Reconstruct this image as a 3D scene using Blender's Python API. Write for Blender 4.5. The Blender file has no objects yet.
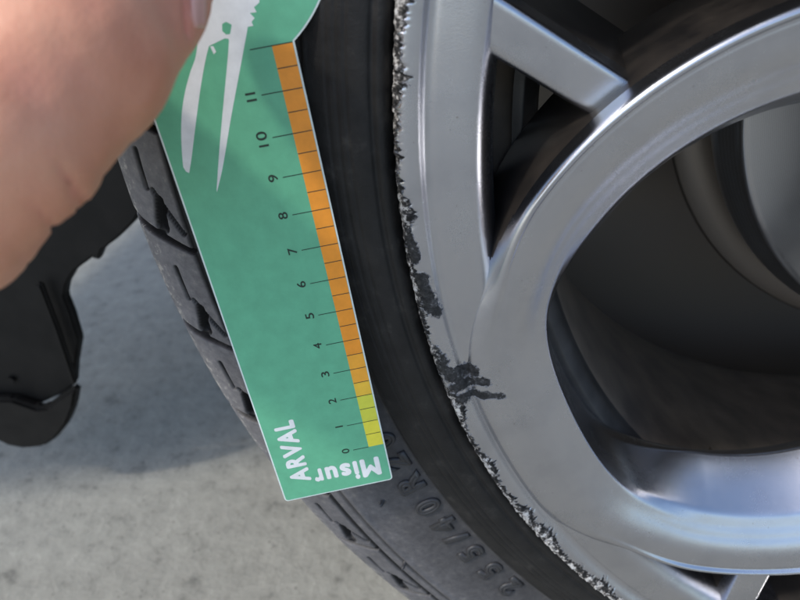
import bpy, bmesh, math, random
import numpy as np
from mathutils import Vector, Matrix, noise as mnoise

random.seed(4); rng = np.random.default_rng(4)
S = 0.001                                    # everything below is measured in millimetres
scene = bpy.context.scene
col = scene.collection

# ---------------------------------------------------------------- frames
# photo frame: x right, y down, z forward (mm).  world frame: X along the car, Y into the car, Z up
FPX = 600.0
def unit(v): return v / np.linalg.norm(v)
N_W = unit(np.array([-0.095, 0.62, -1.0]))                 # wheel axis, pointing out of the car
C_W = np.array([266.448, -37.733, 127.565])                # wheel centre
UP = np.array([0, -1.0, 0]); UP = unit(UP - (UP @ N_W) * N_W)
XA = np.cross(-N_W, UP)
if XA[0] < 0: XA = -XA
HUB_Z = 352.0
def c2w(P):
    P = np.asarray(P, float) - C_W
    return np.stack([P @ XA, -(P @ N_W), P @ UP + HUB_Z], -1)
def d2w(D): D = np.asarray(D, float); return np.array([D @ XA, -(D @ N_W), D @ UP])
CAM = c2w(np.zeros(3))
def pix(px, py): return d2w([(px - 400) / FPX, (py - 300) / FPX, 1.0])
def on_y(px, py, y):                          # photo pixel -> point on the plane Y = y (mm)
    d = pix(px, py); return CAM + d * (y - CAM[1]) / d[1]
def on_z(px, py, z): d = pix(px, py); return CAM + d * (z - CAM[2]) / d[2]
def at_depth(px, py, t): return CAM + pix(px, py) * t

# ---------------------------------------------------------------- camera, sky, sun, exposure
cd = bpy.data.cameras.new('camera'); cam = bpy.data.objects.new('camera', cd); col.objects.link(cam)
cd.sensor_width = 36.0; cd.lens = 36.0 * FPX / 800.0; cd.clip_start = 0.005; cd.clip_end = 500
R = np.stack([d2w([1, 0, 0]), d2w([0, -1, 0]), d2w([0, 0, -1])], 1)
M = Matrix.Identity(4)
for i in range(3):
    for j in range(3): M[i][j] = R[i, j]
    M[i][3] = CAM[i] * S
cam.matrix_world = M
cd.dof.use_dof = True; cd.dof.focus_distance = 0.185; cd.dof.aperture_fstop = 15
scene.camera = cam

SUN = Vector((-0.50, -0.38, 0.75)).normalized()           # towards the sun
w = bpy.data.worlds.new('World'); scene.world = w; w.use_nodes = True
nt = w.node_tree; bg = nt.nodes['Background']
sky = nt.nodes.new('ShaderNodeTexSky'); sky.sky_type = 'NISHITA'; sky.sun_disc = False
sky.sun_elevation = math.asin(SUN.z); sky.sun_rotation = math.atan2(SUN.x, SUN.y)
sky.air_density = 1.0; sky.dust_density = 1.5
nt.links.new(sky.outputs[0], bg.inputs[0]); bg.inputs[1].default_value = 0.15
sd = bpy.data.lights.new('sun', 'SUN'); sun = bpy.data.objects.new('sun', sd); col.objects.link(sun)
sd.energy = 1.2; sd.angle = math.radians(4.0); sd.color = (1.0, 0.95, 0.87)
sun.rotation_euler = SUN.to_track_quat('Z', 'Y').to_euler(); sun.location = (0, 0, 3)
vs = scene.view_settings; vs.view_transform = 'Standard'; vs.look = 'None'; vs.gamma = 1; vs.exposure = 0.80
vs.use_curve_mapping = False
scene.render.engine = 'CYCLES'; scene.render.resolution_x = 1024; scene.render.resolution_y = 768

# ---------------------------------------------------------------- materials
def mat(name, base=(.5, .5, .5), rough=.5, metal=0.0, coat=0.0, spec=.5):
    m = bpy.data.materials.new(name); m.use_nodes = True
    b = m.node_tree.nodes['Principled BSDF']
    b.inputs['Base Color'].default_value = (*base, 1); b.inputs['Roughness'].default_value = rough
    b.inputs['Metallic'].default_value = metal; b.inputs['Coat Weight'].default_value = coat
    b.inputs['Specular IOR Level'].default_value = spec
    return m
class G:                                       # tiny node-graph helper
    def __init__(s, m): s.t = m.node_tree; s.b = s.t.nodes['Principled BSDF']
    def n(s, kind, **kw):
        nd = s.t.nodes.new(kind)
        for k, v in kw.items():
            if k in nd.inputs: nd.inputs[k].default_value = v
            else: setattr(nd, k, v)
        return nd
    def l(s, a, b): s.t.links.new(a, b)
    def coord(s): return s.n('ShaderNodeTexCoord').outputs['Object']
    def noise(s, scale, detail=4, rough=.55, vec=None):
        nd = s.n('ShaderNodeTexNoise', Scale=scale, Detail=detail, Roughness=rough)
        s.l(vec if vec else s.coord(), nd.inputs['Vector']); return nd.outputs['Fac']
    def ramp(s, fac, stops):
        nd = s.n('ShaderNodeValToRGB'); el = nd.color_ramp.elements
        while len(el) < len(stops): el.new(.5)
        for e, (p, c) in zip(el, stops): e.position = p; e.color = (*c, 1) if len(c) == 3 else c
        s.l(fac, nd.inputs[0]); return nd.outputs[0]
    def mix(s, fac, a, b):
        nd = s.n('ShaderNodeMix', data_type='RGBA')
        for sock, v in ((nd.inputs[0], fac), (nd.inputs[6], a), (nd.inputs[7], b)):
            if hasattr(v, 'links') or hasattr(v, 'is_linked'): s.l(v, sock)
            else: sock.default_value = v if isinstance(v, float) else (*v, 1)
        return nd.outputs[2]
    def math(s, op, a, b=0.0, c=None):
        nd = s.n('ShaderNodeMath', operation=op)
        for i, v in enumerate((a, b) if c is None else (a, b, c)):
            if hasattr(v, 'is_linked'): s.l(v, nd.inputs[i])
            else: nd.inputs[i].default_value = v
        return nd.outputs[0]
    def bump(s, h, strength, dist):
        nd = s.n('ShaderNodeBump', Strength=strength, Distance=dist); s.l(h, nd.inputs['Height']); s.l(nd.outputs[0], s.b.inputs['Normal'])
        return nd
def grey(v): return (v, v, v)

# alloy: satin silver-grey paint, with scraped edge driven by the "scuff" attribute (mm inside the scrape)
ALLOY = mat('alloy_paint', (.5, .5, .52), .27, 1.0, .25)
g = G(ALLOY); g.b.inputs['Coat Roughness'].default_value = .08
at = g.n('ShaderNodeAttribute', attribute_name='scuff').outputs['Fac']
kind = g.n('ShaderNodeAttribute', attribute_name='smear').outputs['Fac']
n1 = g.noise(900, 5, .7); n2 = g.noise(260, 3, .6)
v = g.math('ADD', at, g.math('MULTIPLY', g.math('SUBTRACT', n1, .5), 3.4))
v = g.math('ADD', v, g.math('MULTIPLY', g.math('SUBTRACT', n2, .5), 3.4))
mask = g.n('ShaderNodeMapRange', **{'From Min': -.25, 'From Max': .25}); g.l(v, mask.inputs['Value']); mask = mask.outputs[0]
cn = g.math('ADD', g.noise(430, 8, .74), g.math('MULTIPLY_ADD', g.math('MINIMUM', g.math('MAXIMUM', at, 0.0), 3.2), .040, -.045))
chips = g.ramp(cn, [(.40, grey(.006)), (.51, grey(.035)), (.56, (.20, .18, .165)), (.585, (.66, .64, .61)), (.70, (.85, .83, .80))])
smr = g.ramp(g.noise(620, 8, .78), [(.36, grey(.010)), (.52, grey(.040)), (.60, grey(.09)), (.68, grey(.34))])
dirt = g.ramp(g.noise(55, 6, .65), [(.30, (.46, .47, .505)), (.52, (.52, .53, .565)), (.75, (.545, .55, .575))])
speck = g.ramp(g.noise(1100, 2, .5), [(.735, grey(0)), (.76, grey(1))])
base = g.mix(g.math('MULTIPLY', speck, .6), dirt, (.16, .14, .12))
g.l(g.mix(mask, base, g.mix(kind, chips, smr)), g.b.inputs['Base Color'])
fl = g.noise(6500, 1, .5)
rg = g.math('ADD', g.math('MULTIPLY_ADD', g.noise(38, 6, .7), .16, .15), g.math('MULTIPLY', fl, .05))
g.l(g.math('MULTIPLY_ADD', mask, .34, rg), g.b.inputs['Roughness'])
g.l(g.math('MULTIPLY_ADD', mask, -.75, 1.0), g.b.inputs['Metallic'])
g.l(g.math('MULTIPLY_ADD', mask, -.25, .25), g.b.inputs['Coat Weight'])
hb = g.math('MULTIPLY', mask, g.math('SUBTRACT', g.noise(900, 7, .72), .9))
g.bump(g.math('ADD', hb, g.math('MULTIPLY', g.noise(3800, 2), .03)), .9, .0012)
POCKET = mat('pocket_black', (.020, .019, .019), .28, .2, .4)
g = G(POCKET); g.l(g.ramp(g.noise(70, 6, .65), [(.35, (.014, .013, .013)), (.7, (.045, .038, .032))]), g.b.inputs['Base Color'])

BARREL = mat('barrel_dark', (.035, .034, .033), .36, .5)
g = G(BARREL); g.l(g.ramp(g.noise(45, 5), [(.35, (.15, .132, .115)), (.7, (.28, .235, .19))]), g.b.inputs['Base Color'])
LEDGE = mat('ledge_darkened', (.2, .2, .2), .45, .6)  # silver ledge coloured dark, shade of the pockets put into its colour
g = G(LEDGE); g.l(g.ramp(g.noise(80, 5), [(.3, grey(.04)), (.7, grey(.08))]), g.b.inputs['Base Color'])
STEEL = mat('brake_steel', (.42, .42, .43), .32, .9)
g = G(STEEL); wv_ = g.n('ShaderNodeTexWave', wave_type='RINGS', rings_direction='Y', Scale=420.0, Distortion=2.5, Detail=3.0)
g.l(g.coord(), wv_.inputs['Vector']); g.l(g.ramp(wv_.outputs['Fac'], [(.2, (.38, .375, .37)), (.8, (.45, .45, .46))]), g.b.inputs['Base Color'])
g.l(g.math('MULTIPLY_ADD', g.noise(60, 5), .25, .2), g.b.inputs['Roughness']); g.bump(wv_.outputs['Fac'], .08, .0002)
IRON = mat('hub_iron', (.24, .205, .17), .45, .4)

RUB = mat('tyre_rubber', (.021, .021, .022), .56, spec=.32)
g = G(RUB)
dust = g.n('ShaderNodeAttribute', attribute_name='dust').outputs['Fac']
nb = g.noise(120, 6, .65); nf = g.noise(1400, 4, .6)
base = g.ramp(nb, [(.3, (.007, .007, .007)), (.58, (.016, .0155, .015)), (.72, (.040, .037, .033))])
dcol = g.ramp(g.noise(420, 5, .65), [(.36, (.135, .133, .142)), (.60, (.185, .181, .187)), (.74, (.27, .26, .24))])
worn = g.n('ShaderNodeAttribute', attribute_name='worn').outputs['Fac']
wv = g.math('ADD', g.noise(330, 6, .7), g.math('MULTIPLY', worn, .13))
wm = g.ramp(wv, [(.64, grey(0)), (.70, grey(1))])
dm = g.math('MULTIPLY', dust, g.math('MULTIPLY_ADD', nb, .8, .55)); dm = g.math('MINIMUM', dm, 1.0)
g.l(g.mix(g.math('MULTIPLY', g.math('MULTIPLY', wm, worn), .8), g.mix(dm, base, dcol), (.42, .40, .36)), g.b.inputs['Base Color'])
g.l(g.math('MULTIPLY_ADD', nb, .2, .42), g.b.inputs['Roughness'])
g.bump(g.math('ADD', g.math('MULTIPLY', nf, .6), nb), .4, .0005)
RUB2 = mat('rubber_lettering', (.032, .032, .034), .46)

def printed(name, c, rough=.42):
    m = mat(name, c, rough); g = G(m)
    lo = tuple(x * .9 for x in c); hi = tuple(min(1, x * 1.06) for x in c)
    g.l(g.ramp(g.noise(220, 5, .6), [(.3, lo), (.7, hi)]), g.b.inputs['Base Color'])
    g.l(g.math('MULTIPLY_ADD', g.noise(70, 5, .65), .45, rough - .2), g.b.inputs['Roughness']); g.bump(g.noise(2600, 3), .06, .0003); return m
GREEN = printed('card_green', (.130, .450, .262))
GREEN_D = printed('card_green_print', (.050, .22, .125))
WHITE = printed('print_white', (.80, .81, .80))
CORE = printed('card_core', (.70, .78, .74), .35)
INK = mat('print_ink', (.012, .028, .018), .5)
BANDS = {k: printed('band_' + k, c) for k, c in dict(orange=(.90, .32, .025), amber=(.90, .40, .035), gold=(.86, .52, .045), lime=(.66, .66, .065), yellow=(.80, .72, .060)).items()}

BLACKP = mat('black_plastic', (.006, .006, .006), .55, spec=.25)
g = G(BLACKP); g.l(g.ramp(g.noise(60, 6, .6), [(.35, grey(.004)), (.7, (.010, .0095, .009))]), g.b.inputs['Base Color']); g.bump(g.noise(900, 3), .3, .0005)
BOUNCE = mat('bounce_grey', (.48, .49, .52), .6)  # pale grey of the added slab, bounces light into the ground shade
BODY = mat('body_paint', (.10, .105, .115), .3, .4, .6)

SKIN = mat('skin', (.60, .36, .27), .52, spec=.35)
g = G(SKIN)
c = g.ramp(g.noise(42, 4, .55), [(.28, (.58, .245, .150)), (.50, (.67, .315, .20)), (.74, (.70, .375, .245))])
red = g.n('ShaderNodeAttribute', attribute_name='blush').outputs['Fac']
g.l(g.mix(red, c, (.70, .28, .21)), g.b.inputs['Base Color'])
g.b.inputs['Subsurface Weight'].default_value = .25; g.b.inputs['Subsurface Radius'].default_value = (.004, .0016, .0009)
g.b.inputs['Subsurface Scale'].default_value = 1.0
vor = g.n('ShaderNodeTexVoronoi', Scale=1300.0); g.l(g.coord(), vor.inputs['Vector'])
g.bump(g.math('ADD', g.math('MULTIPLY', vor.outputs['Distance'], .5), g.noise(300, 7, .7)), .3, .0005)
NAIL = mat('nail', (.74, .42, .36), .22)

CONC = mat('concrete', (.33, .32, .29), .9)
g = G(CONC)
a = g.noise(3.2, 8, .62); b = g.noise(55, 7, .65); c3 = g.noise(240, 4, .7)
base = g.ramp(a, [(.3, (.282, .274, .236)), (.7, (.358, .350, .302))])
blot = g.ramp(b, [(.30, grey(.50)), (.42, grey(.86)), (.60, grey(1.0)), (.72, grey(1.14))])
mx = g.n('ShaderNodeMix', data_type='RGBA', blend_type='MULTIPLY'); mx.inputs[0].default_value = 1.0
g.l(base, mx.inputs[6]); g.l(blot, mx.inputs[7])
pv = g.n('ShaderNodeTexVoronoi', Scale=160.0, Randomness=1.0); g.l(g.coord(), pv.inputs['Vector'])
grit = g.ramp(pv.outputs['Distance'], [(.10, grey(1)), (.22, grey(0))])
pick = g.ramp(g.noise(95, 3), [(.50, grey(0)), (.60, grey(1))])
stain = g.ramp(g.noise(22, 6, .7), [(.28, grey(1)), (.36, grey(0))])
st = g.mix(g.math('MULTIPLY', stain, .55), mx.outputs[2], (.13, .115, .095))
g.l(g.mix(g.math('MULTIPLY', g.math('MULTIPLY', grit, pick), .65), st, (.085, .075, .065)), g.b.inputs['Base Color'])
g.bump(g.math('ADD', g.math('MULTIPLY', b, 1.0), g.math('MULTIPLY', c3, .35)), .6, .004)

# ---------------------------------------------------------------- object helpers
def link(name, me, m, parent=None, smooth=True):
    o = bpy.data.objects.new(name, me); col.objects.link(o)
    if m: 
        me.materials.clear(); me.materials.append(m)
    if parent: o.parent = parent
    return o
def tag(o, label=None, cat=None, group=None, kind=None):
    for k, v in (('label', label), ('category', cat), ('group', group), ('kind', kind)):
        if v: o[k] = v
    return o
def empty(name, loc, rot=None):
    e = bpy.data.objects.new(name, None); col.objects.link(e); e.empty_display_size = .02
    if rot is not None: e.matrix_world = rot
    else: e.location = loc
    return e
def mesh(verts, faces, smooth=True, attrs=None, normals_out=None):
    me = bpy.data.meshes.new('m')
    verts = np.asarray(verts, np.float32) * S
    faces = np.asarray(faces, np.int32)
    me.vertices.add(len(verts)); me.vertices.foreach_set('co', verts.ravel())
    k = faces.shape[1]
    me.loops.add(faces.size); me.loops.foreach_set('vertex_index', faces.ravel())
    me.polygons.add(len(faces)); me.polygons.foreach_set('loop_start', np.arange(0, faces.size, k, dtype=np.int32))
    me.polygons.foreach_set('use_smooth', np.full(len(faces), smooth))
    me.update(calc_edges=True)
    for nm, a in (attrs or {}).items():
        at = me.attributes.new(nm, 'FLOAT', 'POINT'); at.data.foreach_set('value', np.asarray(a, np.float32).ravel())
    return me
def grid_faces(nu, nv, close_u=False, close_v=False, flip=False):
    i = np.arange(nu if close_u else nu - 1)[:, None]; j = np.arange(nv if close_v else nv - 1)[None, :]
    i2 = (i + 1) % nu; j2 = (j + 1) % nv
    f = np.stack([i * nv + j, i2 * nv + j, i2 * nv + j2, i * nv + j2], -1).reshape(-1, 4)
    return f[:, ::-1] if flip else f
def poly_prism(pts, y0, y1, bev=0.0):          # pts: (x, y) outline in the local plane, z from y0 to y1
    bm = bmesh.new(); vs_ = [bm.verts.new((p[0] * S, p[1] * S, y0 * S)) for p in pts]
    f = bm.faces.new(vs_); bm.normal_update()
    if f.normal.z > 0: f.normal_flip()
    r = bmesh.ops.extrude_face_region(bm, geom=[f])
    for e in r['geom']:
        if isinstance(e, bmesh.types.BMVert): e.co.z = y1 * S
    bmesh.ops.recalc_face_normals(bm, faces=bm.faces)
    if bev: bmesh.ops.bevel(bm, geom=[e for e in bm.edges], offset=bev * S, segments=2, affect='EDGES', clamp_overlap=True)
    bmesh.ops.triangulate(bm, faces=[f for f in bm.faces if len(f.verts) > 4])
    me = bpy.data.meshes.new('m'); bm.to_mesh(me); bm.free(); return me
def smoothstep(a, b, x): t = np.clip((x - a) / (b - a), 0, 1); return t * t * (3 - 2 * t)
def vnoise(pts): return np.array([mnoise.noise(Vector(p)) for p in pts])
def spline(P, n):                               # Catmull-Rom through P, n samples by arc length
    P = np.asarray(P, float); Q = np.vstack([2 * P[0] - P[1], P, 2 * P[-1] - P[-2]]); out = []
    for i in range(1, len(Q) - 2):
        t = np.linspace(0, 1, 24, endpoint=False)[:, None]
        a, b_, c_, d_ = Q[i - 1], Q[i], Q[i + 1], Q[i + 2]
        out.append(.5 * (2 * b_ + (c_ - a) * t + (2 * a - 5 * b_ + 4 * c_ - d_) * t ** 2 + (3 * b_ - a - 3 * c_ + d_) * t ** 3))
    out = np.vstack(out + [P[-1:]]); L = np.r_[0, np.cumsum(np.linalg.norm(np.diff(out, axis=0), axis=1))]
    s = np.linspace(0, L[-1], n); return np.stack([np.interp(s, L, out[:, k]) for k in range(out.shape[1])], 1)
def wheel_pt(r, th, z): return np.stack([r * np.cos(th), -z, r * np.sin(th)], -1)      # local to the wheel empty, mm
def revolve(prof, th, close, attrs=None):       # prof (r, z); z outwards
    r, z = prof[:, 0], prof[:, 1]
    P = wheel_pt(r[None, :], th[:, None], np.broadcast_to(z, (len(th), len(z))))
    return P, grid_faces(len(th), len(r), close_u=close)

# ---------------------------------------------------------------- ground
def ground():
    n = 2; L = 30000.0
    me = mesh([(-L, -L, 0), (L, -L, 0), (L, L, 0), (-L, L, 0)], [(0, 1, 2, 3)], smooth=False)
    o = link('ground', me, CONC); tag(o, 'rough pale grey concrete ground, partly in the shade of the car', 'ground', kind='structure')
ground()

# ---------------------------------------------------------------- the wheel
car = empty('car', (0, 0, 0))
tag(car, 'parked car showing a grey kerb-scraped alloy wheel, tyre and black arch liner', 'car')
HUB = (0, 0, HUB_Z * S)

# tyre ------------------------------------------------------------
TP = [(258, -22), (264, -17), (268.5, -11.5), (271, -6.2), (273.2, -4.8), (275, -5.4), (276.4, -4.6), (280, -4.4), (286, -5.4), (291, -6.8), (292.2, -7.0), (293.2, -8.6), (295, -8.9),
      (300, -8.0), (306, -7.0), (313, -6.4), (320, -6.3), (324, -6.6), (326, -6.3), (328, -7.0), (332, -8.0), (336, -9.0), (340, -10.2), (344, -11.6), (348, -13.2), (351.6, -15.4), (354.6, -18.6), (356.8, -23.4), (358.2, -30), (359, -38), (359.4, -46)]
def tyre():
    fine = spline(TP, 330)
    back = np.array([(359.8, -60), (360, -100), (360, -140), (359.6, -190), (357, -222), (350, -236), (335, -246), (310, -250), (285, -244), (268, -236), (258, -232)])
    prof = np.vstack([fine, back]); nf = len(fine)
    th = np.radians(np.r_[np.arange(174, 222, .046), np.arange(222, 534, 1.0)])
    nrm = np.gradient(prof, axis=0); nrm = np.stack([-nrm[:, 1], nrm[:, 0]], 1); nrm /= np.linalg.norm(nrm, axis=1)[:, None]
    nrm *= -1                                    # (r, z) inward/outward fixed below
    if nrm[200, 1] < 0: nrm *= -1
    r = prof[:, 0]; z = prof[:, 1]
    seg = np.r_[0, np.cumsum(np.linalg.norm(np.diff(prof, axis=0), axis=1))]
    r2s = lambda rr: np.interp(rr, fine[:, 0], seg[:nf])
    deg = np.degrees(th)[:, None]; s = seg[None, :]
    D = np.zeros((len(th), len(prof)))
    K = math.radians(1) * 345
    pitch = 6.4
    ph = ((deg - 183.5 + pitch / 2) % pitch) - pitch / 2          # degrees from the hole of this pitch
    def cap(a0, r0, a1, r1, w0, w1, depth, soft=.3):
        """tapered slot between (deg, radius) points; repeats with the pitch"""
        nonlocal D
        best = np.zeros_like(D)
        for off in (-pitch, 0, pitch):
            A = np.array([(a0 + off) * K, r2s(r0) if r0 < 357 else seg[nf - 1] + 40]); B = np.array([(a1 + off) * K, r2s(r1)])
            px_, py_ = ph * K - A[0], s - A[1]; ba = B - A
            h = np.clip((px_ * ba[0] + py_ * ba[1]) / (ba @ ba), 0, 1)
            d = np.hypot(px_ - h * ba[0], py_ - h * ba[1]) - (w0 + (w1 - w0) * h)
            best = np.maximum(best, 1 - smoothstep(-soft, soft * 1.6, d))
        D = np.maximum(D, best * depth)
    cap(-.75, 341.5, .7, 343.5, .9, 1.7, 4.6, .75)                    # the deep pocket
    cap(-1.25, 342.6, 1.05, 336.4, .75, .75, 1.8)                 # slanted sipe
    cap(-3.3, 344.4, -1.35, 344.6, .6, .6, 1.8)                   # short sipe
    cap(.1, 355.5, 2.1, 335.6, 1.7, .7, 4.0, .4); cap(-3.0, 358, .1, 355.5, 2.2, 1.7, 4.5, .4)                  # long lateral groove over the shoulder
    sg = r2s(334.2); D = np.maximum(D, 1.5 * (1 - smoothstep(.5, 1.6, np.abs(s - sg))))
    sg = r2s(328.4); D = np.maximum(D, .5 * (1 - smoothstep(.3, 1.4, np.abs(s - sg))))
    for rg in (281.5, 284.0, 286.5): D = np.maximum(D, .28 * (1 - smoothstep(.15, .6, np.abs(s - r2s(rg)))))
    # tread crown: three circumferential grooves and the lateral ones between them
    for q in (355.0,): pass
    rr = r[None, :] - D * nrm[None, :, 0]; zz = z[None, :] - D * nrm[None, :, 1]
    zc = z[None, :] + 0 * deg
    for zg in (-78, -122, -166): rr = rr - 6 * (np.abs(zc - zg) < 1)
    P = wheel_pt(rr, th[:, None], zz)
    # dust greys the outer shoulder, the flat face is clean rubber
    wear = smoothstep(292.5, 294.5, r) * .32 + .38 * smoothstep(300, 332, r) + .25 * smoothstep(338, 352, r)
    wear = np.where(np.arange(len(r)) >= nf, .8, wear)
    dust = np.broadcast_to(wear, D.shape) * (1 - .93 * np.clip(D / .7, 0, 1))
    me = mesh(P.reshape(-1, 3), grid_faces(len(th), len(prof), close_u=True), attrs={'dust': dust, 'worn': np.broadcast_to(smoothstep(344, 354, r) * (np.arange(len(r)) < nf), D.shape) * (D < .3)})
    o = link('tyre', me, RUB, car); o.location = HUB
    o['label'] = 'black low-profile tyre with dusty worn shoulder'
    return o
tyre_o = tyre()
def tyre_z(r): f = np.array(TP); return np.interp(r, f[:, 0], f[:, 1])

# raised outlined sidewall lettering -------------------------------
def text_mesh(ch, outline=None, extrude=0.0, offset=0.0, res=6):
    cu = bpy.data.curves.new('t', 'FONT'); cu.body = ch; cu.size = 1.0; cu.resolution_u = res
    if outline: cu.fill_mode = 'NONE'; cu.bevel_depth = outline; cu.bevel_resolution = 1
    else: cu.extrude = extrude; cu.bevel_depth = offset; cu.bevel_resolution = 0
    ob = bpy.data.objects.new('t', cu); col.objects.link(ob)
    dg = bpy.context.evaluated_depsgraph_get(); dg.update()
    me = bpy.data.meshes.new_from_object(ob.evaluated_get(dg))
    bpy.data.objects.remove(ob); bpy.data.curves.remove(cu); return me
def co_get(me): a = np.empty(len(me.vertices) * 3, np.float32); me.vertices.foreach_get('co', a); return a.reshape(-1, 3).astype(float)
def co_set(me, a): me.vertices.foreach_set('co', np.asarray(a, np.float32).ravel()); me.update()
for ch, deg in zip('255/40R20', (219.9, 217.3, 214.7, 212.6, 210.9, 208.5, 205.7, 203.5, 201.3)):
    me = text_mesh(ch, outline=.07); a = co_get(me)
    mx_ = (a[:, 0].min() + a[:, 0].max()) / 2
    h = a[:, 1].max() - a[:, 1].min()
    k = 10.6 / h; base_r = 295.6
    lx = (a[:, 0] - mx_) * k * 1.02; ly = (a[:, 1] - a[:, 1].min()) * k; lz = a[:, 2] * k
    th = math.radians(deg) - lx / 300.0                           # reads clockwise, tops outwards
    r = base_r + ly
    co_set(me, wheel_pt(r, th, tyre_z(r) + .25 + lz * 1.1) * S)
    for p in me.polygons: p.use_smooth = True
    link('sidewall_character', me, RUB2, tyre_o)
# rubber vent nubs
for px_r, deg in ((314.4, 206.4), (328.4, 213.1), (318, 221)):
    pr = spline([(1.1, 0), (.8, .9), (.75, 2.2), (.3, 3.0), (.02, 3.1)], 9); an = np.linspace(0, 2 * np.pi, 10, endpoint=False)
    th = math.radians(deg); c0 = wheel_pt(np.array(px_r), np.array(th), tyre_z(px_r) - .3)
    er = np.array([math.cos(th), 0, math.sin(th)]); et = np.array([-math.sin(th), 0, math.cos(th)]); en = np.array([0, -1., 0])
    P = c0 + pr[None, :, :1] * (np.cos(an)[:, None, None] * er + np.sin(an)[:, None, None] * et) + pr[None, :, 1:2] * (en + .35 * er)
    link('vent_nub', mesh(P.reshape(-1, 3), grid_faces(10, 9, close_u=True, flip=True)), RUB2, tyre_o)

# alloy rim ---------------------------------------------------------
TH0 = math.radians(204.9)                       # axis of the round window in view
def to_wheel(px, py, z): p = on_y(px, py, -z); return np.array([p[0], p[2] - HUB_Z])       # pixel -> (x, up) on wheel plane at outward z
def seg_dist(X, Y, a, b):
    ba = b - a; h = np.clip(((X - a[0]) * ba[0] + (Y - a[1]) * ba[1]) / (ba @ ba), 0, 1)
    return np.hypot(X - a[0] - h * ba[0], Y - a[1] - h * ba[1])
SMEARS = []                                     # dark scrape strokes: (a, b, half width)
for pts, wd in (([(452, 372), (470, 371)], 2.6), ([(452, 383), (485, 382)], 1.7), ([(462, 393), (502, 396)], 1.5), ([(421, 276), (430, 300)], 2.3), ([(428, 296), (437, 310)], 1.6), ([(436, 345), (446, 358)], 1.0),
                ([(440, 362), (456, 372)], 2.0), ([(450, 392), (466, 396)], 1.6), ([(401, 205), (407, 222)], 1.2), ([(408, 232), (416, 256)], 1.5)):
    for a, b in zip(pts[:-1], pts[1:]): SMEARS.append((to_wheel(*a, -2.5), to_wheel(*b, -2.5), wd))
def smear_field(X, Y):
    d = np.full(X.shape, -9.0)
    for a, b, wd in SMEARS: d = np.maximum(d, wd - seg_dist(X, Y, a, b))
    return d
RP = [(255, -40), (242, -40), (243.0, -26), (243.3, -18), (244.0, -12.8), (245.2, -9.2), (246.9, -6.3), (249, -4.7), (252, -4.0), (258.4, -3.7), (260.2, -3.9), (261.6, -3.1), (263, -1.3), (264.8, -.35), (266.6, -.05), (268.2, -.6), (269.2, -2.0), (269.6, -4.5), (269.4, -9), (266, -14), (258, -18)]
def rim():
    A = np.array(RP[:3]); B = spline(RP[2:], 110); prof = np.vstack([A[:2], B])
    th = np.radians(np.r_[np.arange(168, 232, .07), np.arange(232, 528, 1.0)])
    r = np.broadcast_to(prof[:, 0], (len(th), len(prof))).copy(); z = np.broadcast_to(prof[:, 1], r.shape).copy()
    deg = np.degrees(th)
    # how far the scrape eats in from the edge, mm, along the rim
    lo = np.array([mnoise.noise(Vector((d * .52, 3.3, 0))) for d in deg]); hi = np.array([mnoise.fractal(Vector((d * 4.5, 7, 0)), .8, 2.1, 4) for d in deg])
    reach = 1.9 + 3.6 * lo + .7 * (1 - smoothstep(188, 198, deg)) + 1.7 * hi + 3.0 * smoothstep(200, 207, deg) * (deg < 232)
    reach = np.where((deg > 169) & (deg < 231), reach, -3)
    sc = reach[:, None] - (269.4 - r)                       # mm inside the scrape
    sc = np.where(z < -10, -3, sc)
    # real chips: gouge the metal where scraped
    ii, jj = np.where(sc > -.4)
    P0 = np.stack([deg[ii] * 2.6, r[ii, jj] * .55, np.zeros(len(ii))], 1)
    nz = np.array([mnoise.fractal(Vector(p), .7, 2.1, 4) for p in P0])
    dep = np.clip(sc[ii, jj] + .4, 0, 1.2) * (.42 + .9 * nz) * .75
    z[ii, jj] -= dep; r[ii, jj] -= dep * .45 * (prof[jj, 0] > 267)
    X = r * np.cos(th)[:, None]; Y = r * np.sin(th)[:, None]
    sm = smear_field(X, Y)
    att = np.maximum(sc, sm); kind = (sm > sc).astype(float)
    me = mesh(wheel_pt(r, th[:, None], z).reshape(-1, 3), grid_faces(len(th), prof.shape[0], close_u=True), attrs={'scuff': att, 'smear': kind})
    o = link('alloy_rim', me, ALLOY, car); o.location = HUB; o['label'] = 'satin grey alloy rim with chipped and scraped edge'
    return o
wheel = rim()

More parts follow.
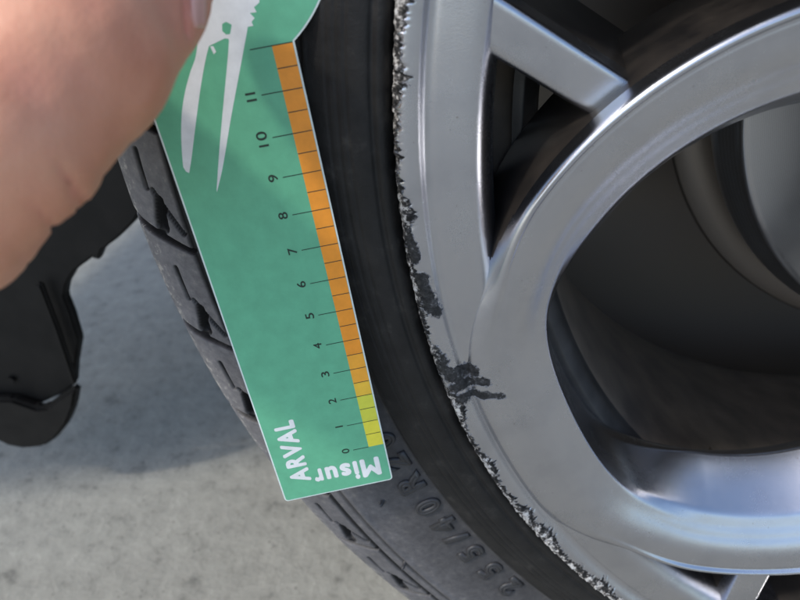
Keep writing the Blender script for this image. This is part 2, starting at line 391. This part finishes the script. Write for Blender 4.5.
# one round window frame, swept round its opening; five of them make the wheel face
def window_frame(detail):
    na = 900 if detail else 160
    # finer steps on the side that meets the rim
    al = np.linspace(0, 2 * np.pi, na, endpoint=False)
    k = 5.0
    ca = np.cos(al); rho2 = -160 * ca + np.sqrt(np.maximum((160 * ca) ** 2 - 160 ** 2 + 234.3 ** 2, 1))
    h = np.clip(.5 + .5 * (rho2 - 80) / k, 0, 1); rho = rho2 * (1 - h) + 80 * h - k * h * (1 - h)
    px_ = 160 + rho * ca; py_ = rho * np.sin(al)
    dx = np.roll(px_, -1) - np.roll(px_, 1); dy = np.roll(py_, -1) - np.roll(py_, 1); L = np.hypot(dx, dy); nx, ny = dy / L, -dx / L
    side = [(-2, -43), (-7, -37.5), (-10.2, -33), (-10.0, -30.8), (-7.0, -24), (-2.2, -14.8), (-.55, -11.8), (.25, -11.0), (1.0, -10.5), (3.5, -9.1), (6.2, -7.6), (7.2, -7.1), (8.4, -6.5), (10.5, -5.3), (13, -4.2), (16, -3.3), (20.5, -2.5), (22.3, -2.2), (22.9, -2.5), (23.5, -1.6), (24.3, -.9), (25.2, -1.1), (26.0, -2.2), (26.5, -5), (27.8, -16), (30, -42)]
    outw = [(3.5, -46), (2.0, -44.5), (.8, -43), (.1, -34), (0, -20), (.0, -14), (.05, -11.4), (.35, -10.4), (1.0, -9.9), (3.5, -8.3), (6.2, -6.4), (7.2, -5.7), (8.4, -4.9), (10.5, -3.8), (13, -3.0), (16, -2.5), (20, -2.2), (21.5, -2.15), (22.4, -2.2), (23.4, -2.3), (24.3, -2.6), (25.4, -3.3), (27.0, -4.4), (28.2, -8), (29.0, -18), (30, -32)]
    n = 130 if detail else 40
    A, B = spline(side, n), spline(outw, n)
    wgt = smoothstep(.55, .97, ca)[:, None]
    o_ = A[None, :, 0] * (1 - wgt) + B[None, :, 0] * wgt; z = A[None, :, 1] * (1 - wgt) + B[None, :, 1] * wgt
    sc = (.85 + .22 * smoothstep(.74, .96, ca))[:, None]; o_ = np.where(o_ > 4, 4 + (o_ - 4) * sc, o_)
    X = px_[:, None] + nx[:, None] * o_; Y = py_[:, None] + ny[:, None] * o_
    c, s = math.cos(TH0), math.sin(TH0)
    Xr, Yr = X * c - Y * s, X * s + Y * c
    att = smear_field(Xr, Yr) if detail else np.full(X.shape, -9.0)
    P = np.stack([Xr, -z, Yr], -1)
    me = mesh(P.reshape(-1, 3), grid_faces(na, n, close_u=True, flip=True), attrs={'scuff': att, 'smear': np.ones(X.shape)})
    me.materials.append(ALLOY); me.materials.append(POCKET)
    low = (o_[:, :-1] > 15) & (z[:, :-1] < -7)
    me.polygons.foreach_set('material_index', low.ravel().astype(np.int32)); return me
wf0 = window_frame(True); wf1 = window_frame(False)
o = link('window_frame', wf0, None, wheel)
for k in range(1, 5):
    o = link('window_frame', wf1, None, wheel); o.rotation_euler = (0, math.radians(72 * k), 0)

# slanted spokes between the frames and the rim: a pair in every gap
def spoke(sgn):
    a = np.array([-262.0, 40.2]); b = np.array([-203.0, 3.4])    # (x, up) for the spoke in view, above the window axis
    c, s = math.cos(-TH0), math.sin(-TH0)
    rot2 = lambda p: np.array([p[0] * c - p[1] * s, p[0] * s + p[1] * c])
    a, b = rot2(a), rot2(b)
    if sgn > 0: a[1] *= -1; b[1] *= -1
    c, s = math.cos(TH0), math.sin(TH0)
    rb = lambda p: np.array([p[0] * c - p[1] * s, p[0] * s + p[1] * c])
    a, b = rb(a), rb(b)
    d = unit(b - a); nn = np.array([-d[1], d[0]])                # nn: towards the gap's middle for sgn<0
    if sgn < 0: nn = nn if (nn @ np.array([0, 1.])) > 0 else -nn
    else: nn = nn if (nn @ unit(a)) < 2 and (np.cross(unit(a), nn) > 0) else -nn
    cs = spline([(-12, -44), (-8.4, -12), (-7.6, -4.5), (-7.1, -1.8), (-6.4, -.7), (-5.4, -.35), (0, 0), (3.0, .15), (3.7, .1), (4.2, -.35), (4.6, -1.4), (5.2, -4), (8.5, -20), (13, -44)], 90)
    t = np.linspace(0, 1, 30)
    top = -4.5 - 7.0 * t
    ctr = a[None] + (b - a)[None] * t[:, None]
    q = ctr[:, None, :] + nn[None, None, :] * cs[None, :, :1]
    z = top[:, None] + cs[None, :, 1]
    P = np.stack([q[..., 0], -z, q[..., 1]], -1)
    me = mesh(P.reshape(-1, 3), grid_faces(30, 90, flip=(sgn < 0)), attrs={'scuff': np.full(z.shape, -9.0)})
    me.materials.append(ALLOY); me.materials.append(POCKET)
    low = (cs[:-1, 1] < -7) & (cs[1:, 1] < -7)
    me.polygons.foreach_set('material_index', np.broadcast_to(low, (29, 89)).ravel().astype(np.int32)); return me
for sgn in (-1, 1):
    me = spoke(sgn)
    for k in range(5):
        o = link('spoke', me, None, wheel); o.rotation_euler = (0, math.radians(72 * k), 0)

# barrel, ledge, hub, brake
TH = np.linspace(0, 2 * np.pi, 256, endpoint=False)
def rev(name, prof, n, m, parent, flip=False):
    P, F = revolve(spline(prof, n), TH, True)
    o = link(name, mesh(P.reshape(-1, 3), F[:, ::-1] if flip else F, attrs={'scuff': np.full(P.shape[:2], -9.0)}), m, parent); return o
rev('inner_ledge', [(236, -44), (233.2, -43.5), (232, -44), (228.5, -48), (227, -52)], 24, LEDGE, wheel, True)
rev('barrel', [(256, -20), (250, -40), (240, -46), (232, -50), (227, -56), (225, -80), (226, -140), (236, -200), (252, -228), (262, -232)], 60, BARREL, wheel, True)
rev('hub', [(64, -46), (62, -30), (58, -26), (48, -25), (36, -28), (34, -33), (30, -34), (6, -32), (.5, -32)], 60, ALLOY, wheel, True)
for k in range(5):
    a = math.radians(60 + 72 * k); c0 = np.array([56 * math.cos(a) * .82, 28, 56 * math.sin(a) * .82])
    me = poly_prism([(8.5 * math.cos(math.radians(60 * i)), 8.5 * math.sin(math.radians(60 * i))) for i in range(6)], -6, 10, 1.0)
    o = link('wheel_bolt', me, STEEL, wheel); o.location = c0 * S; o.rotation_euler = (math.radians(90), 0, 0)
brk = rev('brake_disc', [(30, -96), (62, -97), (66, -107), (72, -109), (120, -109.2), (137, -109.5), (138.6, -110.2), (139, -113), (139, -136), (70, -137)], 90, STEEL, car, True); brk.location = HUB
dsh = rev('dust_shield', [(40, -143), (100, -146), (148, -146), (151, -148), (152, -152), (60, -154)], 40, IRON, car, True); dsh.location = HUB
# caliper straddling the disc on the far side of the hub
cal = poly_prism([(148 * math.cos(a) , 148 * math.sin(a)) for a in np.radians(np.linspace(-32, 32, 14))] + [(96 * math.cos(a), 96 * math.sin(a)) for a in np.radians(np.linspace(32, -32, 14))], -40, 24, 4)
o = link('brake_caliper', cal, IRON, car); o.location = (0, 120 * S, HUB_Z * S); o.rotation_euler = (math.radians(90), 0, 0)

# ---------------------------------------------------------------- car body behind the wheel
def body_part(name, pts_px, y, depth, m, bev=2.0):
    P = [on_y(px, py, y) for px, py in pts_px]
    me = poly_prism([(p[0], p[2]) for p in P], -depth, 0, bev)     # local z = -Y
    a = co_get(me); b_ = np.stack([a[:, 0], y * S - a[:, 2], a[:, 1]], 1); co_set(me, b_)
    o = link(name, me, m, car); return o
liner = [(-150, 20), (-150, 420), (-60, 420), (-10, 412), (10, 404), (40, 404), (62, 394), (74, 385), (75, 366), (79, 341), (71, 314), (64, 297), (66, 285), (74, 271), (85, 263), (93, 257), (97, 262), (102, 250), (118, 238), (134, 222), (146, 200), (146, 20)]
body_part('arch_liner', liner, 178, 8, BLACKP)
lip = [(-150, 418), (-60, 436), (-10, 438), (8, 447), (24, 450), (42, 448), (56, 439), (67, 425), (74, 408), (77, 388), (70, 390), (58, 398), (45, 408), (36, 409), (10, 400), (-60, 400), (-150, 400)]
body_part('splash_lip', lip, 168, 9, BLACKP, 3.0)
body_part('liner_rib', [(34, 285), (40, 283), (58, 330), (76, 384), (71, 387), (52, 334)], 169.5, 5, BLACKP, 1.5)
bolt = poly_prism([(3 * math.cos(a), 3 * math.sin(a)) for a in np.linspace(0, 6.28, 9)[:-1]], 0, 2.0, .4)
o = link('trim_clip', bolt, BLACKP, car); p = on_y(12, 379, 177); o.location = Vector(p * S); o.rotation_euler = (math.radians(90), 0, 0)

# the rest of the car's flank: painted side with its wheel arch, floor, the wheel well, and added slabs that shade the ground
def side_panel():
    pts = [(-452, 590), (-385, 590)]
    pts += [(430 * math.cos(a), HUB_Z + 20 + 430 * math.sin(a)) for a in np.linspace(math.pi - .55, .12, 30)]
    pts += [(430, 250), (900, 240), (900, 820), (300, 880), (-452, 870)]
    me = poly_prism(pts, -42, 0, 5); a = co_get(me); co_set(me, np.stack([a[:, 0], .030 - a[:, 2], a[:, 1]], 1))
    link('side_panel', me, BODY, car)
side_panel()
def slab(name, pts, z0, z1, m):
    me = poly_prism(pts, z0, z1, 4); link(name, me, m, car)
slab('shade_edge_strip', [(-1200, -163), (-453, 26), (-453, 56), (-1200, -130)], 600, 700, BODY)  # added unseen strip, its edge sets the shadow line on the ground
slab('shade_slab', [(-1198, -128), (-456, 58), (-456, 560), (-1198, 560)], 602, 620, BOUNCE)  # added unseen slab, sized and placed to keep sun off the ground
slab('rear_floor', [(445, 128), (900, 128), (900, 1750), (445, 1750)], 250, 275, BLACKP)
slab('middle_floor', [(-444, 330), (444, 330), (444, 1750), (-444, 1750)], 262, 285, BLACKP)
def wheel_well():
    th = np.linspace(-.05, math.pi + .05, 60)
    P = np.stack([np.stack([440 * np.cos(th), np.full(60, y), HUB_Z + 20 + 440 * np.sin(th)], -1) for y in (128.0, 330.0)], 1)
    link('wheel_well', mesh(P.reshape(-1, 3), grid_faces(60, 2)), BLACKP, car)
    me = poly_prism([(-440, 200), (440, 200), (440, 800), (-440, 800)], 0, 12, 3); a = co_get(me); co_set(me, np.stack([a[:, 0], .345 - a[:, 2], a[:, 1]], 1))
    link('inner_wall', me, BLACKP, car)
    me = poly_prism([(-240, 40), (240, 40), (240, 640), (-240, 640)], 0, 8, 3); a = co_get(me); co_set(me, np.stack([a[:, 0], .290 - a[:, 2], a[:, 1]], 1))
    link('splash_shield', me, IRON, car)
wheel_well()

# ---------------------------------------------------------------- gauge card
KC = 1.055
RC = np.array([[-0.160, -0.980, 0.118], [-0.874, 0.196, 0.445], [-0.460, -0.031, -0.888]])
q0 = unit(RC[:, 0]); q1 = unit(RC[:, 1] - (RC[:, 1] @ q0) * q0); q2 = np.cross(q0, q1)
TC = np.array([-4.868, 45.909, 191.938])
Mc = Matrix.Identity(4)
for j, q in enumerate((q0, q1, q2)):
    wv = d2w(q) * KC
    for i in range(3): Mc[i][j] = wv[i]
oc = c2w(TC * KC) * S
for i in range(3): Mc[i][3] = oc[i]
card = empty('gauge_card', None, Mc)
tag(card, 'green plastic wear gauge card with orange scale, held against the tyre', 'gauge')
def cardq(px, py):
    d = np.array([(px - 400) / FPX, (py - 300) / FPX, 1.]); k = (TC @ q2) / (d @ q2); P = d * k - TC
    return (P @ q0, P @ q1)
W = 36.15; U0 = -15.55; UC = 147.0; RH = 32.4
def outline(ins):
    r0 = 1.2
    pts = []
    for cx_, cy_, a0 in ((U0 + r0, r0, 180), (U0 + r0, W - r0, 90)):
        pass
    corner = lambda cx_, cy_, a0, a1: [(cx_ + (r0 - ins) * math.cos(math.radians(a)), cy_ + (r0 - ins) * math.sin(math.radians(a))) for a in np.linspace(a0, a1, 6)]
    pts = corner(U0 + r0, r0, 270, 180) + corner(U0 + r0, W - r0, 180, 90)
    R_ = RH - ins; hh = W / 2 - ins; a1 = math.asin(hh / R_)
    pts += [(UC - R_ * math.cos(a), W / 2 + R_ * math.sin(a)) for a in np.linspace(a1, 2 * math.pi - a1, 90)]
    return pts[::-1]
link('card_core', poly_prism(outline(0), -.9, -.06), CORE, card, False)
link('printed_face', poly_prism(outline(.42), -.06, 0), GREEN, card, False)
def flat(name, pts, m, z0, z1, parent=card): return link(name, poly_prism(pts, z0, z1), m, parent, False)
SW = 5.25
for i in range(24):
    u = i * .5
    key = 'yellow' if u < 1 else 'lime' if u < 2 else 'gold' if u < 2.5 else 'amber' if u < 3.5 else 'orange'
    flat('scale_band', [(u * 10 + .0, .45), (u * 10 + 5.0, .45), (u * 10 + 5.0, SW), (u * 10, SW)], BANDS[key], 0, .025)
for i in range(25):
    u = i * 5.0; v1 = 10.3 if i % 2 == 0 else SW - .05
    v0 = .5 if i > 0 else SW
    flat('tick_mark', [(u - .11, v0), (u + .11, v0), (u + .11, v1), (u - .11, v1)], INK, .03, .045)
def bold(me, d):
    a = co_get(me); f = np.array([p.vertices[:] for p in me.polygons], dtype=object); V_, F_ = [], []
    for k in range(9):
        an = k * math.pi / 4; sh = np.array([d * math.cos(an), d * math.sin(an), k * .004]) if k < 8 else np.array([0, 0, .04])
        for q in me.polygons: F_.append([i + k * len(a) for i in q.vertices])
        V_.append(a + sh)
    m2 = bpy.data.meshes.new('m'); m2.from_pydata([tuple(v) for v in np.vstack(V_)], [], F_); m2.update(); return m2
def fit_text(name, s, box, m, rot90=False, offset=0.0, z=.03):
    """box = (u0, v0, u1, v1) on the card"""
    me = bold(text_mesh(s, extrude=0.0), offset); a = co_get(me)
    lo = a.min(0); hi = a.max(0)
    t = (a - lo) / np.maximum(hi - lo, 1e-6)
    u0, v0, u1, v1 = box
    if not rot90: x_ = u0 + t[:, 0] * (u1 - u0); y_ = v0 + t[:, 1] * (v1 - v0)
    else: x_ = u1 - t[:, 1] * (u1 - u0); y_ = v0 + t[:, 0] * (v1 - v0)        # reads towards +v, tops towards -u
    co_set(me, np.stack([x_, y_, z + t[:, 2] * .03], 1) * S)
    return link(name, me, m, card, False)
for i in range(12):
    wd = {10: 4.3, 11: 2.2, 1: .45}.get(i, 1.75)
    if i == 11:
        for k in (-.75, .75): fit_text('scale_digit', '1', (110 + k - .25, 11.6, 110 + k + .25, 14.0), INK, offset=.012)
    elif i == 10:
        fit_text('scale_digit', '1', (98.2, 11.6, 98.7, 14.0), INK, offset=.012); fit_text('scale_digit', '0', (99.8, 11.5, 101.9, 14.1), INK, offset=.012)
    else:
        wd = .5 if i == 1 else 1.9
        fit_text('scale_digit', str(i), (i * 10 - wd / 2 + .25, 11.5, i * 10 + wd / 2 + .25, 13.9), INK, offset=.012)
# brand lettering, letter by letter
def word(s, spans, lo, hi, rot90, off):
    for ch, (a, b) in zip(s, spans):
        h = hi
        fit_text('print_letter', ch, (a, lo, b, h) if not rot90 else (lo, a, h, b), WHITE, rot90, off)
word('ARVAL', [(-8.6, -2.9), (-2.1, 2.2), (2.3, 7.6), (7.4, 12.9), (13.3, 16.6)], 25.7, 32.2, False, .045)
for ch, a, b, top in (('M', 3.0, 9.3, -12.3), ('i', 10.1, 11.7, -12.3), ('s', 12.5, 16.0, -9.9), ('u', 16.9, 20.8, -9.8), ('r', 21.8, 24.7, -9.9)):
    fit_text('print_letter', ch, (top, a, -4.5, b), WHITE, True, .045)
# white claw marks with torn roots
def rough(pts, amp):
    out = []
    for (a, b), (c, d) in zip(pts, pts[1:] + pts[:1]):
        n = max(1, int(math.hypot(c - a, d - b) / .9))
        for k in range(n):
            t = k / n; out.append((a + (c - a) * t + random.uniform(-amp, amp), b + (d - b) * t + random.uniform(-amp, amp)))
    return out
def dense(px_pts): return [cardq(*p) for p in px_pts]
torn = rough(dense([(258, 2), (253, 7), (256, 11), (251, 14), (254, 19), (251, 22), (252, 25), (248, 26)]), .3)[:-4]
sp = lambda P_: [tuple(q) for q in spline(dense(P_), 26)]
claw2r = sp([(247, 32), (244, 48), (239, 75), (231, 118), (223, 166), (217, 192)])
claw2l = sp([(216.6, 190), (219.5, 148), (223.6, 102), (227.4, 62), (229, 41)])
notch = rough(dense([(229, 39), (224, 38.5), (220, 36), (216, 37), (213, 40)]), .25)[:-5]
claw1r = sp([(209, 46), (205.5, 60), (200.6, 88), (195, 130), (191.6, 158), (189.2, 173)])
claw1l = sp([(186, 171.5), (183.4, 168), (181.4, 142), (181.6, 116), (184.6, 94), (190, 73), (196, 55), (200, 20)])
flat('claw_mark', dense([(205, -60), (262, -60), (260, -20)]) + torn + claw2r + claw2l + notch + claw1r + claw1l, WHITE, 0, .03)
flat('print_fleck', rough(dense([(222, 24), (226, 22), (231, 24), (230, 33), (226, 34), (222, 31)]), .22), GREEN, .03, .045)
flat('print_fleck', rough(dense([(210, 47), (213, 46), (216, 52), (214, 54)]), .12), WHITE, .0, .03)

# ---------------------------------------------------------------- hand
def hand():
    T = lambda px, py, z: at_depth(px, py, z) 
    J = {}; E_ = []
    def add(name, px, py, z, r, par=None, rx=None):
        J[name] = (T(px, py, z), r, rx or r)
        if par: E_.append((par, name))
    add('palm', -340, -90, 128, 30)
    add('wrist', -640, -120, 128, 27, 'palm')
    add('arm', -1150, -190, 122, 31, 'wrist')
    # thumb
    add('t_base', -185, 62, 104, 21, 'palm')
    add('t_mid', -76, 210, 93, 16.2, 't_base')
    add('t_joint', 0, 132, 91, 15.6, 't_mid')
    add('t_dist', 72, 50, 96, 16.0, 't_joint')
    add('t_pad', 134, -8, 108, 13.6, 't_dist')
    add('t_tip', 166, -34, 119, 10.8, 't_pad')
    # web and knuckles
    add('web', -120, -10, 122, 22, 'palm')
    E_.append(('t_base', 'web')); E_.append(('t_mid', 'palm')); E_.append(('web', 't_joint'))
    add('k1', -90, -190, 140, 13, 'web')
    add('i1', 30, -250, 156, 10.5, 'k1'); add('i2', 130, -190, 163, 9.5, 'i1'); add('i3', 190, -130, 160, 8.5, 'i2')
    for q in ('k2', 'k3', 'k4'): E_.append(('web', q))
    add('k2', -190, -250, 160, 12.5, 'palm')
    add('m1', -60, -330, 182, 10.5, 'k2'); add('m2', 60, -260, 190, 9.5, 'm1'); add('m3', 110, -190, 180, 8.5, 'm2')
    add('k3', -280, -220, 175, 12, 'palm')
    add('r1', -150, -310, 205, 10, 'k3'); add('r2', -40, -260, 210, 9.2, 'r1'); add('r3', 10, -190, 198, 8.2, 'r2')
    add('k4', -360, -120, 185, 11, 'palm')
    add('p1', -260, -210, 215, 9, 'k4'); add('p2', -160, -190, 222, 8.2, 'p1'); add('p3', -110, -140, 212, 7.4, 'p2')
    # overlapping balls along every bone, fused into one continuous skin
    bm = bmesh.new(); bmesh.ops.create_icosphere(bm, subdivisions=3, radius=1.0)
    sv = np.array([v.co for v in bm.verts]); sf = np.array([[v.index for v in f.verts] for f in bm.faces]); bm.free()
    V_, F_, off = [], [], 0
    for A, B in E_:
        (pa, ra, _), (pb, rb, _) = J[A], J[B]; n = max(3, int(np.linalg.norm(pb - pa) / (min(ra, rb) * .22)))
        for t in np.linspace(0, 1, n):
            r = (ra + (rb - ra) * t) * (1 - .05 * math.sin(math.pi * t))
            V_.append(sv * r + pa + (pb - pa) * t); F_.append(sf + off); off += len(sv)
    ob = bpy.data.objects.new('hand_balls', mesh(np.vstack(V_), np.vstack(F_))); col.objects.link(ob)
    rm = ob.modifiers.new('r', 'REMESH'); rm.mode = 'VOXEL'; rm.voxel_size = .0012; rm.use_smooth_shade = True
    sm = ob.modifiers.new('m', 'SMOOTH'); sm.factor = .5; sm.iterations = 26
    dg = bpy.context.evaluated_depsgraph_get(); dg.update()
    out = bpy.data.meshes.new_from_object(ob.evaluated_get(dg))
    bpy.data.objects.remove(ob)
    a = co_get(out) / S
    nrm = np.empty(len(a) * 3, np.float32); out.vertices.foreach_get('normal', nrm); nrm = nrm.reshape(-1, 3)
    # back to photo pixels, to place the skin folds across the thumb joint
    Rw = np.stack([d2w([1, 0, 0]), d2w([0, 1, 0]), d2w([0, 0, 1])], 1)
    c = (a - CAM) @ Rw; zc = np.maximum(c[:, 2], 1); px_ = 400 + FPX * c[:, 0] / zc; py_ = 300 + FPX * c[:, 1] / zc
    D = np.zeros(len(a))
    for (x0, y0), (x1, y1), w_, dep in (((84, 202), (48, 152), 3, 1.2), ((80, 210), (60, 178), 3, .5), ((60, 234), (22, 196), 3, .8), ((30, 266), (0, 235), 3, .4), ((104, 176), (70, 140), 5, .25), ((128, 142), (100, 118), 5, .15)):
        A = np.array([x0, y0]); B = np.array([x1, y1]); ba = B - A
        h = np.clip(((px_ - A[0]) * ba[0] + (py_ - A[1]) * ba[1]) / (ba @ ba), -.3, 1)
        d = np.hypot(px_ - A[0] - h * ba[0], py_ - A[1] - h * ba[1])
        D -= dep * np.exp(-(d / w_) ** 2) * (1 - smoothstep(.2, 1.0, h)) * (zc < 118)
    # nail fold line near the tip
    A = np.array([186., -25]); B = np.array([189., 34]); ba = B - A
    h = np.clip(((px_ - A[0]) * ba[0] + (py_ - A[1]) * ba[1]) / (ba @ ba), 0, 1)
    d = px_ - A[0] - h * ba[0]; dd = np.hypot(d, py_ - A[1] - h * ba[1])
    D -= 1.3 * np.exp(-(dd / 3.0) ** 2) * (zc < 135)
    D += .35 * np.array([mnoise.fractal(Vector(p * .09), .8, 2., 3) for p in a])
    co_set(out, (a + nrm * D[:, None]) * S)
    bl = np.exp(-(np.hypot(px_ - 205, py_ - 10) / 38) ** 2) * .8 + np.clip(-D, 0, 1) * .7
    at = out.attributes.new('blush', 'FLOAT', 'POINT'); at.data.foreach_set('value', np.clip(bl, 0, 1).astype(np.float32))
    for p in out.polygons: p.use_smooth = True
    o = link('hand', out, SKIN); tag(o, 'bare hand gripping the top of the green gauge card with its thumb', 'hand')
    return o
hand_o = hand()

def nail():
    from mathutils.bvhtree import BVHTree
    me = hand_o.data
    bvh = BVHTree.FromPolygons([v.co for v in me.vertices], [tuple(p.vertices) for p in me.polygons])
    n, m_ = 20, 14; P = []; ok = True
    for i in range(n):
        for j in range(m_):
            a = i / (n - 1); b = j / (m_ - 1)
            py = -48 + 78 * a; half = math.sqrt(max(0.02, 1 - max(0, (a - .55) / .45) ** 2))
            px = 190 + (1 - half) * 6 + (205 - 190 - (1 - half) * 9) * b
            d = Vector(pix(px, py)).normalized(); h = bvh.ray_cast(Vector(CAM * S), d)
            if h[0] is None: return
            e = min(a, 1 - a, b, 1 - b); P.append((np.array(h[0]) + np.array(h[1]) * (.0005 if e > .01 else -.0004)) / S)
    link('thumb_nail', mesh(P, grid_faces(n, m_)), NAIL, hand_o)
nail()
